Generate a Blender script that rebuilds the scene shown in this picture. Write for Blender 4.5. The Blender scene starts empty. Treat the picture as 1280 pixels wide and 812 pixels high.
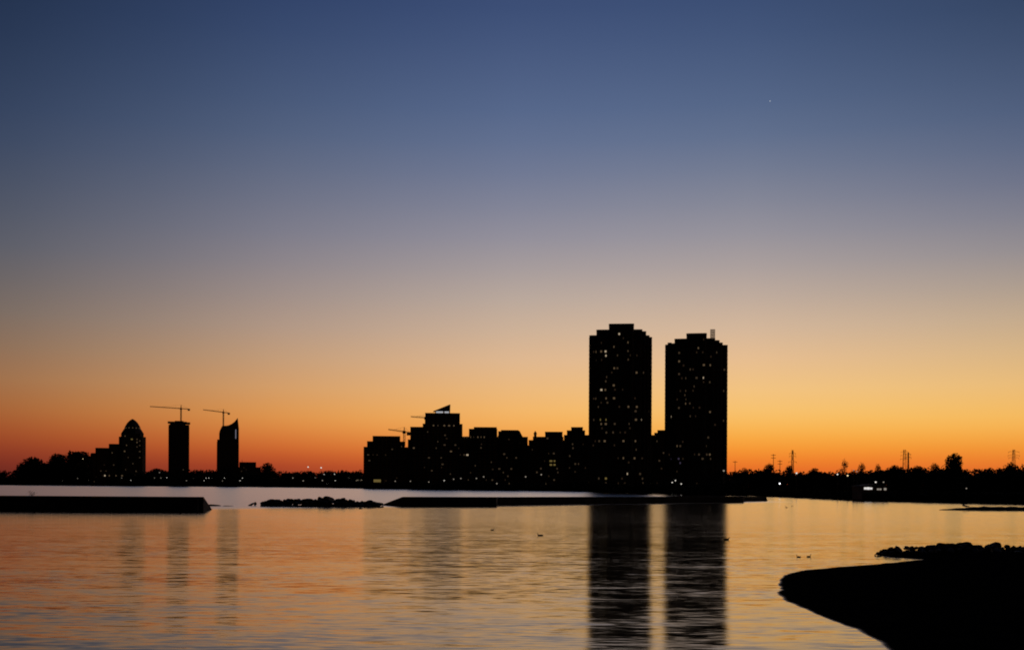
import bpy, math, random
import numpy as np
from mathutils import Vector, Matrix

SC = bpy.context.scene
COL = SC.collection
R = math.radians
F, CX, HY, CAMH = 1372.0, 640.0, 608.0, 3.0     # focal length in photo pixels, centre column, horizon row there, eye height
ROLL = R(0.30)                                  # the photo leans a little: its horizon drops to the right
TR = math.tan(ROLL)


def at(px, py, Y):
    """A photo pixel turned into a point at distance Y."""
    return Vector(((px - CX) / F * Y, Y, CAMH - (py - HY - (px - CX) * TR) / F * Y))


def wx(px, Y): return (px - CX) / F * Y
def wz(py, Y, px): return CAMH - (py - HY - (px - CX) * TR) / F * Y
def dist(py, px): return F * CAMH / (py - HY - (px - CX) * TR)


# ------------------------------------------------------------------ object helpers
def tag(o, label=None, cat=None, group=None, kind=None):
    if label: o['label'] = label
    if cat: o['category'] = cat
    if group: o['group'] = group
    if kind: o['kind'] = kind
    return o


def empty(name, loc, rz=0.0):
    o = bpy.data.objects.new(name, None)
    COL.objects.link(o)
    o.empty_display_size = 0.5
    o.location = loc
    o.rotation_euler = (0, 0, rz)
    return o


class MB:
    """Collects boxes, bars, prisms and quads; build() links them as ONE mesh object."""
    def __init__(s):
        s.v, s.f, s.m, s.mi = [], [], [], 0

    def add(s, v, f):
        n = len(s.v)
        s.v += [tuple(p) for p in v]
        s.f += [tuple(i + n for i in q) for q in f]
        s.m += [s.mi] * len(f)

    def box(s, x0, x1, y0, y1, z0, z1):
        v = [(x, y, z) for z in (z0, z1) for y in (y0, y1) for x in (x0, x1)]
        s.add(v, [(0, 2, 3, 1), (4, 5, 7, 6), (0, 1, 5, 4), (2, 6, 7, 3), (0, 4, 6, 2), (1, 3, 7, 5)])

    def bar(s, a, b, t, t2=None):
        a, b = Vector(a), Vector(b)
        d = b - a
        if d.length < 1e-6: return
        q = d.to_track_quat('Z', 'Y').to_matrix()
        u, w = q.col[0] * t / 2, q.col[1] * t / 2
        k = (t2 / t) if t2 else 1.0
        v = [a - u - w, a + u - w, a + u + w, a - u + w, b + (-u - w) * k, b + (u - w) * k, b + (u + w) * k, b + (-u + w) * k]
        s.add(v, [(3, 2, 1, 0), (4, 5, 6, 7), (0, 1, 5, 4), (1, 2, 6, 5), (2, 3, 7, 6), (3, 0, 4, 7)])

    def tube(s, a, b, r0, r1, n=7):
        a, b = Vector(a), Vector(b)
        q = (b - a).to_track_quat('Z', 'Y').to_matrix()
        v = []
        for c, r in ((a, r0), (b, r1)):
            for i in range(n):
                t = 2 * math.pi * i / n
                v.append(c + q.col[0] * math.cos(t) * r + q.col[1] * math.sin(t) * r)
        f = [(i, (i + 1) % n, n + (i + 1) % n, n + i) for i in range(n)]
        f += [tuple(range(n - 1, -1, -1)), tuple(range(n, 2 * n))]
        s.add(v, f)

    def prism(s, pts, z0, z1, top=None):
        """pts: footprint (x, y) counter-clockwise; top: other footprint for a taper."""
        n = len(pts)
        t = top or pts
        v = [(x, y, z0) for x, y in pts] + [(x, y, z1) for x, y in t]
        f = [(i, (i + 1) % n, n + (i + 1) % n, n + i) for i in range(n)]
        f += [tuple(range(n - 1, -1, -1)), tuple(range(n, 2 * n))]
        s.add(v, f)

    def profile(s, pts, y0, y1):
        """pts: outline (x, z) counter-clockwise seen from the front; extruded in depth."""
        n = len(pts)
        v = [(x, y0, z) for x, z in pts] + [(x, y1, z) for x, z in pts]
        f = [((i + 1) % n, i, n + i, n + (i + 1) % n) for i in range(n)]
        f += [tuple(range(n)), tuple(range(2 * n - 1, n - 1, -1))]
        s.add(v, f)

    def quads(s, centres, size, rng):
        """Randomly turned leaf-clump faces (ragged five-sided pieces)."""
        for c, z in zip(centres, size):
            a = rng.normal(size=3); a /= np.linalg.norm(a)
            b = rng.normal(size=3); b -= a * (a @ b); b /= np.linalg.norm(b)
            k = 5
            ang = np.sort(rng.random(k)) * 2 * math.pi
            rad = z * (0.55 + 0.6 * rng.random(k))
            p = [c + a * math.cos(t) * r + b * math.sin(t) * r * 0.7 for t, r in zip(ang, rad)]
            s.add(p, [tuple(range(k))])

    def mesh(s, name, mats, smooth=False):
        me = bpy.data.meshes.new(name)
        me.from_pydata(s.v, [], s.f)
        for m in (mats if isinstance(mats, (list, tuple)) else [mats]): me.materials.append(m)
        if s.mi: me.polygons.foreach_set('material_index', s.m)
        if smooth: me.polygons.foreach_set('use_smooth', [True] * len(me.polygons))
        me.update()
        return me

    def build(s, name, mats, parent=None, smooth=False):
        o = bpy.data.objects.new(name, s.mesh(name, mats, smooth))
        COL.objects.link(o)
        o.parent = parent
        return o


# ------------------------------------------------------------------ materials
def srgb(*c):
    return tuple((x / 255 / 12.92) if x / 255 <= 0.04045 else ((x / 255 + 0.055) / 1.055) ** 2.4 for x in c)


def mat(name, col, rough=0.85, var=0.25, scale=1.0, spec=0.3, metal=0.0, bump=0.0, stretch=(1, 1, 1)):
    m = bpy.data.materials.new(name)
    m.use_nodes = True
    nt = m.node_tree
    b = nt.nodes['Principled BSDF']
    b.inputs['Roughness'].default_value = rough
    b.inputs['Specular IOR Level'].default_value = spec
    b.inputs['Metallic'].default_value = metal
    tc = nt.nodes.new('ShaderNodeTexCoord')
    mp = nt.nodes.new('ShaderNodeMapping')
    mp.inputs['Scale'].default_value = stretch
    nz = nt.nodes.new('ShaderNodeTexNoise')
    nz.inputs['Scale'].default_value = scale
    nz.inputs['Detail'].default_value = 5
    cr = nt.nodes.new('ShaderNodeValToRGB')
    cr.color_ramp.elements[0].position = 0.3
    cr.color_ramp.elements[1].position = 0.7
    cr.color_ramp.elements[0].color = tuple(max(0, c * (1 - var)) for c in col) + (1,)
    cr.color_ramp.elements[1].color = tuple(c * (1 + var) for c in col) + (1,)
    L = nt.links.new
    L(tc.outputs['Object'], mp.inputs['Vector'])
    L(mp.outputs['Vector'], nz.inputs['Vector'])
    L(nz.outputs['Fac'], cr.inputs['Fac'])
    L(cr.outputs['Color'], b.inputs['Base Color'])
    if bump:
        bp = nt.nodes.new('ShaderNodeBump')
        bp.inputs['Strength'].default_value = bump
        L(nz.outputs['Fac'], bp.inputs['Height'])
        L(bp.outputs['Normal'], b.inputs['Normal'])
    return m


def emit(name, col, strength, lamp=False):
    m = bpy.data.materials.new(name)
    m.use_nodes = True
    nt = m.node_tree
    b = nt.nodes['Principled BSDF']
    b.inputs['Base Color'].default_value = (0.05, 0.05, 0.05, 1)
    b.inputs['Roughness'].default_value = 0.4
    b.inputs['Emission Color'].default_value = tuple(col) + (1,)
    b.inputs['Emission Strength'].default_value = strength
    if not lamp: m.cycles.emission_sampling = 'NONE'
    return m


M = {
    'concrete': mat('dark_concrete', (0.11, 0.10, 0.095), 0.85, 0.25, 0.15),
    'brick': mat('brown_brick', (0.12, 0.075, 0.055), 0.9, 0.25, 0.3),
    'stucco': mat('grey_render', (0.14, 0.13, 0.125), 0.9, 0.2, 0.2),
    'rooftop': mat('roof_gravel', (0.07, 0.07, 0.07), 0.95, 0.3, 0.8),
    'glass': mat('dark_window_glass', (0.012, 0.013, 0.016), 0.12, 0.2, 0.4, 0.5),
    'frame': mat('dark_frame', (0.03, 0.03, 0.03), 0.5, 0.1, 1.0),
    'steel': mat('weathered_steel', (0.09, 0.085, 0.08), 0.6, 0.25, 0.5, 0.4),
    'crane': mat('crane_paint', (0.10, 0.06, 0.03), 0.6, 0.25, 0.3, 0.4),
    'leaf': mat('dark_foliage', (0.030, 0.042, 0.018), 0.8, 0.45, 0.25, 0.2),
    'bark': mat('bark', (0.05, 0.04, 0.03), 0.9, 0.35, 2.0),
    'rock': mat('dark_wet_rock', (0.045, 0.042, 0.040), 0.75, 0.4, 1.5, 0.3, bump=0.4),
    'armour': mat('weathered_wall_concrete', (0.055, 0.05, 0.047), 0.85, 0.35, 0.6, 0.3, bump=0.3),
    'land': mat('dark_ground', (0.012, 0.012, 0.009), 0.95, 0.35, 0.05, 0.0),
    'feather': mat('brown_feathers', (0.035, 0.026, 0.02), 0.8, 0.4, 6.0, 0.2),
    'bill': mat('dark_bill', (0.03, 0.025, 0.015), 0.5, 0.2, 5.0),
    'warm': emit('window_light_warm', (1.0, 0.66, 0.36), 0.09),
    'faint': emit('window_light_faint', (1.0, 0.60, 0.34), 0.018),
    'dim': emit('window_light_dim', (1.0, 0.66, 0.38), 0.04),
    'bright': emit('window_light_bright', (1.0, 0.78, 0.52), 0.40),
    'yellow': emit('window_light_yellow', (1.0, 0.72, 0.22), 0.13),
    'white': emit('window_light_white', (0.92, 0.94, 1.0), 0.40),
    'violet': emit('window_light_violet', (0.62, 0.48, 0.85), 0.06),
    'lamp_white': emit('lamp_white', (1.0, 0.93, 0.82), 0.95, True),
    'lamp_warm': emit('lamp_warm', (1.0, 0.72, 0.38), 1.3, True),
    'lamp_dim': emit('lamp_dim', (1.0, 0.85, 0.68), 0.30, True),
    'flood': emit('flood_white', (0.96, 0.96, 1.0), 3.0, True),
    'strip': emit('pale_glow_strip', (0.85, 0.80, 1.0), 0.22),  # emission makes the pale bluish strip on the sail tower
    'star': emit('star_white', (0.9, 0.95, 1.0), 0.7),
}

# ------------------------------------------------------------------ sky
COLS = {
    'L': (-24.8, [(-400, 20, 30, 48), (4, 37, 52, 80), (154, 57, 71, 98), (304, 93, 95, 106), (404, 130, 112, 99), (474, 163, 116, 78), (514, 170, 102, 55),
                  (545, 162, 77, 40), (574, 132, 50, 35), (601, 96, 36, 30)]),
    'K': (-11.7, [(-400, 28, 40, 66), (4, 51, 69, 107), (154, 80, 96, 127), (304, 132, 129, 141), (404, 178, 153, 137), (474, 212, 162, 113), (524, 228, 151, 75), (564, 207, 101, 44),
                  (579, 180, 71, 40), (601, 142, 55, 37)]),
    'M': (0.0, [(-400, 34, 46, 76), (0, 60, 78, 118), (155, 91, 108, 143), (230, 118, 125, 150), (305, 152, 147, 157), (385, 194, 174, 158), (455, 227, 186, 145),
                (515, 245, 184, 105), (545, 244, 165, 78), (565, 234, 135, 55), (585, 215, 100, 45), (601, 190, 80, 40)]),
    'S': (12.0, [(-400, 34, 46, 74), (4, 61, 80, 118), (154, 92, 109, 141), (304, 158, 152, 158), (404, 211, 183, 158), (459, 238, 193, 143), (504, 248, 199, 121), (530, 250, 187, 92),
                 (545, 250, 173, 68), (565, 248, 150, 48), (580, 240, 120, 40), (601, 218, 95, 38)]),
    'R': (24.8, [(-400, 30, 40, 64), (4, 54, 71, 102), (154, 84, 99, 129), (230, 112, 117, 138), (304, 145, 140, 146), (404, 200, 173, 142), (474, 233, 189, 126),
                 (524, 247, 187, 93), (545, 245, 168, 70), (564, 240, 145, 48), (578, 236, 122, 45), (601, 215, 95, 40)]),
}
w = bpy.data.worlds.new('World')
SC.world = w
w.use_nodes = True
nt = w.node_tree
nt.nodes.clear()
Lk = nt.links.new


def N(t, **k):
    n = nt.nodes.new(t)
    for a, b in k.items(): setattr(n, a, b)
    return n


def math_n(op, a, b=None, c=None, clamp=False):
    n = N('ShaderNodeMath', operation=op, use_clamp=clamp)
    for i, x in enumerate((a, b, c)):
        if x is None: continue
        if isinstance(x, (int, float)): n.inputs[i].default_value = x
        else: Lk(x, n.inputs[i])
    return n.outputs[0]


def maprange(x, a, b, c, d, smooth=True):
    n = N('ShaderNodeMapRange')
    if smooth: n.interpolation_type = 'SMOOTHSTEP'
    Lk(x, n.inputs[0])
    for i, y in enumerate((a, b, c, d)): n.inputs[i + 1].default_value = y
    return n.outputs[0]


tc = N('ShaderNodeTexCoord')
sep = N('ShaderNodeSeparateXYZ')
Lk(tc.outputs['Generated'], sep.inputs[0])
X_, Y_, Z_ = sep.outputs
elev = math_n('MULTIPLY', math_n('ARCSINE', Z_), 180 / math.pi)
az = math_n('MULTIPLY', math_n('ARCTAN2', X_, Y_), 180 / math.pi)
EMAX = 36.0
fac = math_n('DIVIDE', elev, EMAX, clamp=True)


XS = np.concatenate([np.linspace(0, 4, 9), np.linspace(5, EMAX, 21)])


def key_curve(key):
    """Sky colours of one azimuth, smoothed over elevation."""
    a, pts = COLS[key]
    u = math.tan(R(a))
    e = np.array([math.degrees(math.atan((HY + F * u * TR - p[0]) / F / math.sqrt(1 + u * u))) for p in pts])[::-1]
    c = np.array([p[1:] for p in pts], float)[::-1]
    fine = np.linspace(-1, EMAX + 3, 800)
    k = np.exp(-0.5 * (np.arange(-30, 31) / 7.0) ** 2); k /= k.sum()
    return a, np.stack([np.interp(XS, fine, np.convolve(np.pad(np.interp(fine, e, c[:, ch]), 30, mode='edge'), k, mode='valid')) for ch in range(3)], 1)


KEYS = [key_curve(k) for k in 'LKMSR']
AZ = np.arange(-30, 30.01, 6)
faz = np.linspace(-60, 60, 481)
kaz = np.exp(-0.5 * (np.arange(-60, 61) / 9.0) ** 2); kaz /= kaz.sum()
TAB = np.zeros((len(AZ), len(XS), 3))
for i_ in range(len(XS)):
    for ch in range(3):
        kx = [k[0] for k in KEYS]; ky = [k[1][i_, ch] for k in KEYS]
        g0 = (ky[1] - ky[0]) / (kx[1] - kx[0]); g1 = (ky[-1] - ky[-2]) / (kx[-1] - kx[-2])
        y = np.interp(faz, [kx[0] - 8] + kx + [kx[-1] + 8], [ky[0] - g0 * 8] + ky + [ky[-1] + g1 * 8])
        TAB[:, i_, ch] = np.interp(AZ, faz, np.convolve(np.pad(y, 60, mode='edge'), kaz, mode='valid'))
TAB = TAB.clip(6, 255)


def ramp(i):
    n = N('ShaderNodeValToRGB')
    r = n.color_ramp
    while len(r.elements) < len(XS): r.elements.new(0.5)
    for q, x in enumerate(XS): r.elements[q].position = x / EMAX
    for q in range(len(XS)): r.elements[q].color = srgb(*TAB[i, q]) + (1,)
    Lk(fac, n.inputs[0])
    return n.outputs[0]


def mixc(f, a, b):
    n = N('ShaderNodeMix', data_type='RGBA')
    Lk(f, n.inputs[0]); Lk(a, n.inputs[6]); Lk(b, n.inputs[7])
    return n.outputs[2]


col = ramp(0)
for i_ in range(1, len(AZ)):
    col = mixc(maprange(az, AZ[i_ - 1], AZ[i_], 0, 1, False), col, ramp(i_))
side = maprange(math_n('ABSOLUTE', math_n('SUBTRACT', az, 12.0)), 38, 105, 1.0, 0.035)
zen = maprange(elev, 30, 75, 1.0, 0.25)
vm = N('ShaderNodeVectorMath', operation='SCALE')
Lk(col, vm.inputs[0]); Lk(math_n('MULTIPLY', side, zen), vm.inputs['Scale'])
bg = N('ShaderNodeBackground')
Lk(vm.outputs[0], bg.inputs[0])
bg.inputs[1].default_value = 1.0
wo = N('ShaderNodeOutputWorld')
Lk(bg.outputs[0], wo.inputs[0])

# ------------------------------------------------------------------ water
def water_material():
    m = bpy.data.materials.new('lake_water')
    m.use_nodes = True
    t = m.node_tree
    L = t.links.new
    t.nodes.remove(t.nodes['Principled BSDF'])
    body = t.nodes.new('ShaderNodeBsdfDiffuse')
    body.inputs['Color'].default_value = (0.012, 0.013, 0.012, 1)
    b = t.nodes.new('ShaderNodeBsdfAnisotropic')
    b.distribution = 'BECKMANN'
    b.inputs['Color'].default_value = (1, 1, 1, 1)
    fr = t.nodes.new('ShaderNodeFresnel')
    fr.inputs['IOR'].default_value = 1.45
    mx = t.nodes.new('ShaderNodeMixShader')
    L(fr.outputs[0], mx.inputs[0]); L(body.outputs[0], mx.inputs[1]); L(b.outputs[0], mx.inputs[2])
    L(mx.outputs[0], t.nodes['Material Output'].inputs['Surface'])
    geo = t.nodes.new('ShaderNodeNewGeometry')

    def noise(sx, sy, scale, detail, rough=0.5, off=0.0, dist_=0.0):
        mp = t.nodes.new('ShaderNodeMapping')
        mp.inputs['Scale'].default_value = (sx, sy, 1)
        mp.inputs['Location'].default_value = (off, off * 1.7, 0)
        L(geo.outputs['Position'], mp.inputs[0])
        n = t.nodes.new('ShaderNodeTexNoise')
        n.inputs['Scale'].default_value = scale
        n.inputs['Detail'].default_value = detail
        n.inputs['Roughness'].default_value = rough
        n.inputs['Distortion'].default_value = dist_
        L(mp.outputs[0], n.inputs['Vector'])
        return n

    def mt(op, a, bb, clamp=False):
        n = t.nodes.new('ShaderNodeMath')
        n.operation = op
        n.use_clamp = clamp
        for i, x in enumerate((a, bb)):
            if isinstance(x, (int, float)): n.inputs[i].default_value = x
            else: L(x, n.inputs[i])
        return n.outputs[0]

    def rng(x, a, bb, c, d):
        n = t.nodes.new('ShaderNodeMapRange')
        n.interpolation_type = 'SMOOTHSTEP'
        L(x, n.inputs[0])
        for i, y in enumerate((a, bb, c, d)): n.inputs[i + 1].default_value = y
        return n.outputs[0]

    sp = t.nodes.new('ShaderNodeSeparateXYZ')
    L(geo.outputs['Position'], sp.inputs[0])
    px, py = sp.outputs[0], sp.outputs[1]
    # outside the breakwater the wind ruffles the lake; inside it is sheltered
    line = mt('MAXIMUM', 138.0, mt('ADD', px, 182.0))
    outer = mt('MULTIPLY', rng(mt('SUBTRACT', py, line), -14, 3, 0, 1), rng(px, 46, 66, 1, 0))
    rip = noise(0.20, 1.0, 6.6, 3.0, 0.55, 3.0, 0.2)
    swell = noise(0.11, 0.50, 2.0, 2.0, 0.5, 11.0)
    patch = noise(0.30, 1.0, 0.11, 2.0, 0.5, 5.0)
    s1 = t.nodes.new('ShaderNodeSeparateColor'); L(rip.outputs['Color'], s1.inputs[0])
    s2 = t.nodes.new('ShaderNodeSeparateColor'); L(swell.outputs['Color'], s2.inputs[0])
    calm = rng(patch.outputs['Fac'], 0.35, 0.65, 0.7, 1.3)
    near = rng(py, 17, 110, 1.0, 0.55)      # the ripples die out away from the open beach
    amp = mt('MULTIPLY', calm, near)
    rgh = mt('ADD', rng(py, 18, 110, 0.125, 0.185), mt('MULTIPLY', outer, 0.125))   # unresolved ripples
    L(rgh, b.inputs['Roughness'])

    def slope(c1, c2, k1, k2):
        return mt('MULTIPLY', amp, mt('ADD', mt('MULTIPLY', mt('SUBTRACT', c1, 0.5), k1), mt('MULTIPLY', mt('SUBTRACT', c2, 0.5), k2)))
    sx = slope(s1.outputs[0], s2.outputs[0], 0.05, 0.015)
    sy = slope(s1.outputs[1], s2.outputs[1], 0.23, 0.09)
    cb = t.nodes.new('ShaderNodeCombineXYZ')
    L(sx, cb.inputs[0]); L(mt('ADD', sy, rng(py, 17, 90, 0.007, 0.0)), cb.inputs[1]); cb.inputs[2].default_value = 1.0
    nm = t.nodes.new('ShaderNodeVectorMath'); nm.operation = 'NORMALIZE'
    L(cb.outputs[0], nm.inputs[0])
    L(nm.outputs[0], b.inputs['Normal'])
    L(nm.outputs[0], fr.inputs['Normal'])
    return m


mb = MB()
mb.add([(-9000, -400, 0), (9000, -400, 0), (9000, 9500, 0), (-9000, 9500, 0)], [(0, 1, 2, 3)])
tag(mb.build('water', water_material()), kind='structure')

# ------------------------------------------------------------------ far shore terrain
SH = [(-900, 601.2), (-300, 604.3), (0, 606), (320, 608.4), (500, 611.2), (735, 614.3), (814, 616.0), (905, 618.6), (960, 620.2), (1050, 624.2), (1110, 626.0), (1170, 627.6),
      (1230, 628.8), (1280, 629.8), (1450, 637), (1700, 644), (2100, 652)]
SHX = [p[0] for p in SH]; SHY = [dist(p[1], p[0]) for p in SH]


def shore(px): return float(np.interp(px, SHX, SHY))
def hill(px): return float(np.interp(px, [-900, 0, 400, 520, 700, 2100], [14, 14, 12, 3, 1.6, 1.6]))


mb = MB()
steps = [(-4, -1.0), (2, 0.3), (10, 0.6), (70, 0.55), (220, 1.0), (900, 1.0), (9000, 1.0)]
pxs = list(range(-900, 2101, 20))
rngs = random.Random(4)
for px in pxs:
    d0, h = shore(px), hill(px)
    jit = rngs.uniform(-1, 1) * d0 * 0.004
    for k, (o, z) in enumerate(steps):
        Y = d0 + o + (jit if k < 3 else 0)
        zz = z if k < 3 else max(0.8, z * h)
        mb.v.append((wx(px, Y), Y, zz))
n = len(steps)
for i in range(len(pxs) - 1):
    for k in range(n - 1):
        a = i * n + k
        mb.f.append((a, a + n, a + n + 1, a + 1)); mb.m.append(0)
tag(mb.build('shore_ground', M['land'], smooth=True), kind='structure')

# ------------------------------------------------------------------ foliage
def crown_points(rng, lobes, count):
    """Points through a crown made of several uneven lobes (x, y, z, rx, ry, rz)."""
    vol = np.array([l[3] * l[4] * l[5] for l in lobes]); vol = vol / vol.sum()
    out = []
    for k, l in enumerate(lobes):
        c = max(8, int(count * vol[k]))
        d = rng.normal(size=(c, 3)); d /= np.linalg.norm(d, axis=1)[:, None]
        r = rng.random(c) ** 0.45
        out.append(np.array(l[:3]) + d * r[:, None] * np.array(l[3:]))
    return np.concatenate(out)


def make_tree(name, label, cx, Y, wpx, top, group=None, sparse=False, seed=0, base=None, squat=0.0):
    rng = np.random.default_rng(seed + 17)
    W = wpx / F * Y * 1.12
    zt = wz(top, Y, cx)
    zb = 0.7 if base is None else base
    Hh = zt - zb
    t = empty(name, (wx(cx, Y), Y, zb))
    tag(t, label, 'tree', group)
    tr = MB()
    th = Hh * 0.45
    tr.tube((0, 0, -0.5), (0.1, 0, th), W * 0.035 + 0.12, W * 0.022 + 0.06)
    lobes = []
    nl = 8 if sparse else 11
    for i in range(nl):
        a = 2 * math.pi * (i / nl + rng.random() * 0.1)
        f = rng.random()
        rr = W * 0.5 * (0.30 + 0.30 * f) if i < nl - 2 else W * 0.06
        h = Hh * (0.42 + 0.40 * rng.random() * (1 - 0.6 * f)) if i < nl - 2 else Hh * 0.80
        s = W * (0.19 if sparse else 0.28) * (0.8 + 0.4 * rng.random())
        x, y = math.cos(a) * rr, math.sin(a) * rr
        sz = min(s * (0.9 + 0.2 * rng.random()), Hh * 0.2) if i < nl - 2 else min(Hh * 0.19, s * 1.1)
        h = min(h, Hh - sz * 1.0)
        x = max(-W / 2 + s, min(W / 2 - s, x))
        lobes.append((x, y, h, s, s, sz))
        mid = Vector((x * 0.35, y * 0.35, (th + h) * 0.5))
        tr.tube((0.1, 0, th * (0.6 + 0.4 * rng.random())), mid, W * 0.016 + 0.05, W * 0.010 + 0.03, 5)
        tr.tube(mid, (x, y, h + sz * 0.5), W * 0.010 + 0.03, 0.03, 5)
    lobes.append((0, 0, Hh * 0.77, W * (0.2 if sparse else 0.33), W * 0.25, Hh * 0.22))
    if not sparse:
        lobes.append((0, 0, Hh * 0.50, W * 0.38, W * 0.38, Hh * 0.24))
        lobes.append((0, 0, Hh * 0.22, W * 0.36, W * 0.30, Hh * 0.22))
    tr.build('trunk', M['bark'], t)
    pts = crown_points(rng, lobes, 1100 if sparse else 3200)
    cr = MB()
    cr.quads(pts, W * (0.032 if sparse else 0.052) * (0.6 + 0.8 * rng.random(len(pts))), rng)
    cr.build('crown', M['leaf'], t)
    return t


def woodland(name, label, prof, x0, x1, step, seed, off=(14, 60), far=None):
    """A far wood that reads as one mass: uneven crowns along the shore, tops after a profile of rows."""
    rng = np.random.default_rng(seed)
    mb = MB()
    xs_, ys_ = [p[0] for p in prof], [p[1] for p in prof]
    x = x0
    while x < x1:
        wpx = step * (0.9 + 0.9 * rng.random())
        for row in range(3):
            cx = x + wpx * 0.3 * rng.normal()
            o = (off[0], (off[0] + off[1]) / 2, off[1])[row]  # three rows deep
            Y = (shore(cx) + o * (0.8 + 0.4 * rng.random())) if far is None else far + o * (0.8 + 0.4 * rng.random())
            top = float(np.interp(cx, xs_, ys_)) + (0, 2.2, 7)[2 - row] + rng.random() * 2.4
            zt, zb = wz(top, Y, cx), 0.4
            W = wpx / F * Y
            Hh = max(2.0, zt - zb)
            lobes = [(wx(cx, Y), Y, zb + Hh * 0.70, W * 0.5, W * 0.4, Hh * 0.29), (wx(cx, Y), Y, zb + Hh * 0.3, W * 0.62, W * 0.4, Hh * 0.32)]
            for k in range(3):
                lobes.append((wx(cx, Y) + W * rng.uniform(-0.45, 0.45), Y, zb + Hh * rng.uniform(0.55, 0.82), W * 0.25, W * 0.25, Hh * 0.14))
            pts = crown_points(rng, lobes, 620)
            mb.quads(pts, (W * 0.5 + Hh * 0.5) * 0.088 * (0.6 + 0.8 * rng.random(len(pts))), rng)
        x += wpx * 0.62
    return tag(mb.build(name, M['leaf']), label, 'woodland', kind='stuff')


woodland('woodland', 'dark low wood along the far shore left of the stepped apartment blocks',
         [(-60, 588), (10, 587), (22, 586), (30, 580), (58, 577), (66, 573), (108, 572), (114, 580), (150, 592), (190, 585.5), (205, 586), (240, 586), (250, 584), (268, 584.5), (300, 588), (345, 587.5), (372, 586.5), (400, 587),
          (430, 585.5), (455, 586.5)], -60, 462, 15, 3, (20, 90))
woodland('woodland', 'low dark shrubs and trees on the bank in front of the condominium blocks',
         [(455, 599), (500, 601), (560, 599.5), (640, 602), (735, 600), (770, 603), (820, 600), (860, 604), (905, 597)], 458, 912, 16, 5, (8, 26))
woodland('woodland', 'dark wood along the right shore beyond the twin towers and the orange water',
         [(905, 586), (925, 586), (945, 585), (1000, 587), (1040, 587), (1080, 585), (1110, 583), (1140, 583.5), (1165, 583), (1210, 583), (1240, 583), (1260, 581.5), (1285, 579.5), (1400, 580)],
         908, 1400, 14, 8, (-25, 50), 620)
woodland('woodland', 'low dark scrub along the water edge of the right shore',
         [(905, 612), (960, 613), (1050, 616), (1110, 618), (1170, 620), (1230, 621.5), (1280, 622.5), (1400, 626)], 908, 1400, 16, 9, (4, 14))

TREES = [  # centre column, width, top row, label, sparse
    (41, 38, 570.5, 'big round dark tree at the far left end of the far shore', 0),
    (72, 32, 566.5, 'round dark tree between the big round tree and the taller tree with lights', 0),
    (97, 40, 563.5, 'tall broad dark tree beside the low rounded block left of the domed tower', 0),
    (195, 24, 585, 'low round tree between the domed tower and the tower carrying the long crane', 0),
    (334, 20, 577.5, 'small round tree beside the low flat block right of the sail topped tower', 0),
    (961, 19, 577.5, 'round dark tree in front of the thin pole right of the twin towers', 0),
    (986, 15, 580, 'small tree at the foot of the lattice pylon with three cross arms', 0),
    (930, 14, 583.5, 'low round tree just right of the right hand tower', 0),
    (1017, 20, 584, 'low broad tree between the lattice pylon and the thin ragged tree', 0),
    (1055, 18, 571.5, 'thin ragged tree with open branches on the right shore', 1),
    (1077, 20, 576, 'wide open crowned tree beside the thin ragged tree', 1),
    (1097, 11, 577.5, 'narrow tree above the brightly lit boathouse', 0),
    (1118, 20, 580.5, 'low tree left of the pair of far pylons', 0),
    (1146, 22, 581.5, 'low tree right of the pair of far pylons', 0),
    (1168, 16, 577, 'mid height tree against the left side of the tall round tree', 0),
    (1191.5, 29, 565.5, 'tallest round tree on the right shore, dark against the orange sky', 0),
    (1262, 22, 576.5, 'broad tree in front of the pylon at the far right', 0),
]
for i, (cx, wpx, top, lab, spx) in enumerate(TREES):
    Y = shore(cx) + 30 if cx < 500 else 565 + (i % 3) * 7
    make_tree('tree', lab, cx, Y, wpx, top, sparse=bool(spx), seed=i * 7)

# ------------------------------------------------------------------ buildings
PANE = {}


def pane_mesh(wd, ht, key):
    k = (round(wd, 2), round(ht, 2), key)
    if k not in PANE:
        b = MB()
        b.box(-wd / 2, wd / 2, -0.06, 0.06, -ht / 2, ht / 2)
        PANE[k] = b.mesh('window', M[key])
    return PANE[k]


def put(name, me, parent, loc, label=None):
    o = bpy.data.objects.new(name, me)
    COL.objects.link(o)
    o.parent = parent
    o.location = loc
    if label: o['label'] = label
    return o


def foot(x0, x1, y0, y1, c):
    if c <= 0: return [(x0, y0), (x1, y0), (x1, y1), (x0, y1)]
    return [(x0 + c, y0), (x1 - c, y0), (x1, y0 + c), (x1, y1 - c), (x1 - c, y1), (x0 + c, y1), (x0, y1 - c), (x0, y0 + c)]


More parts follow.
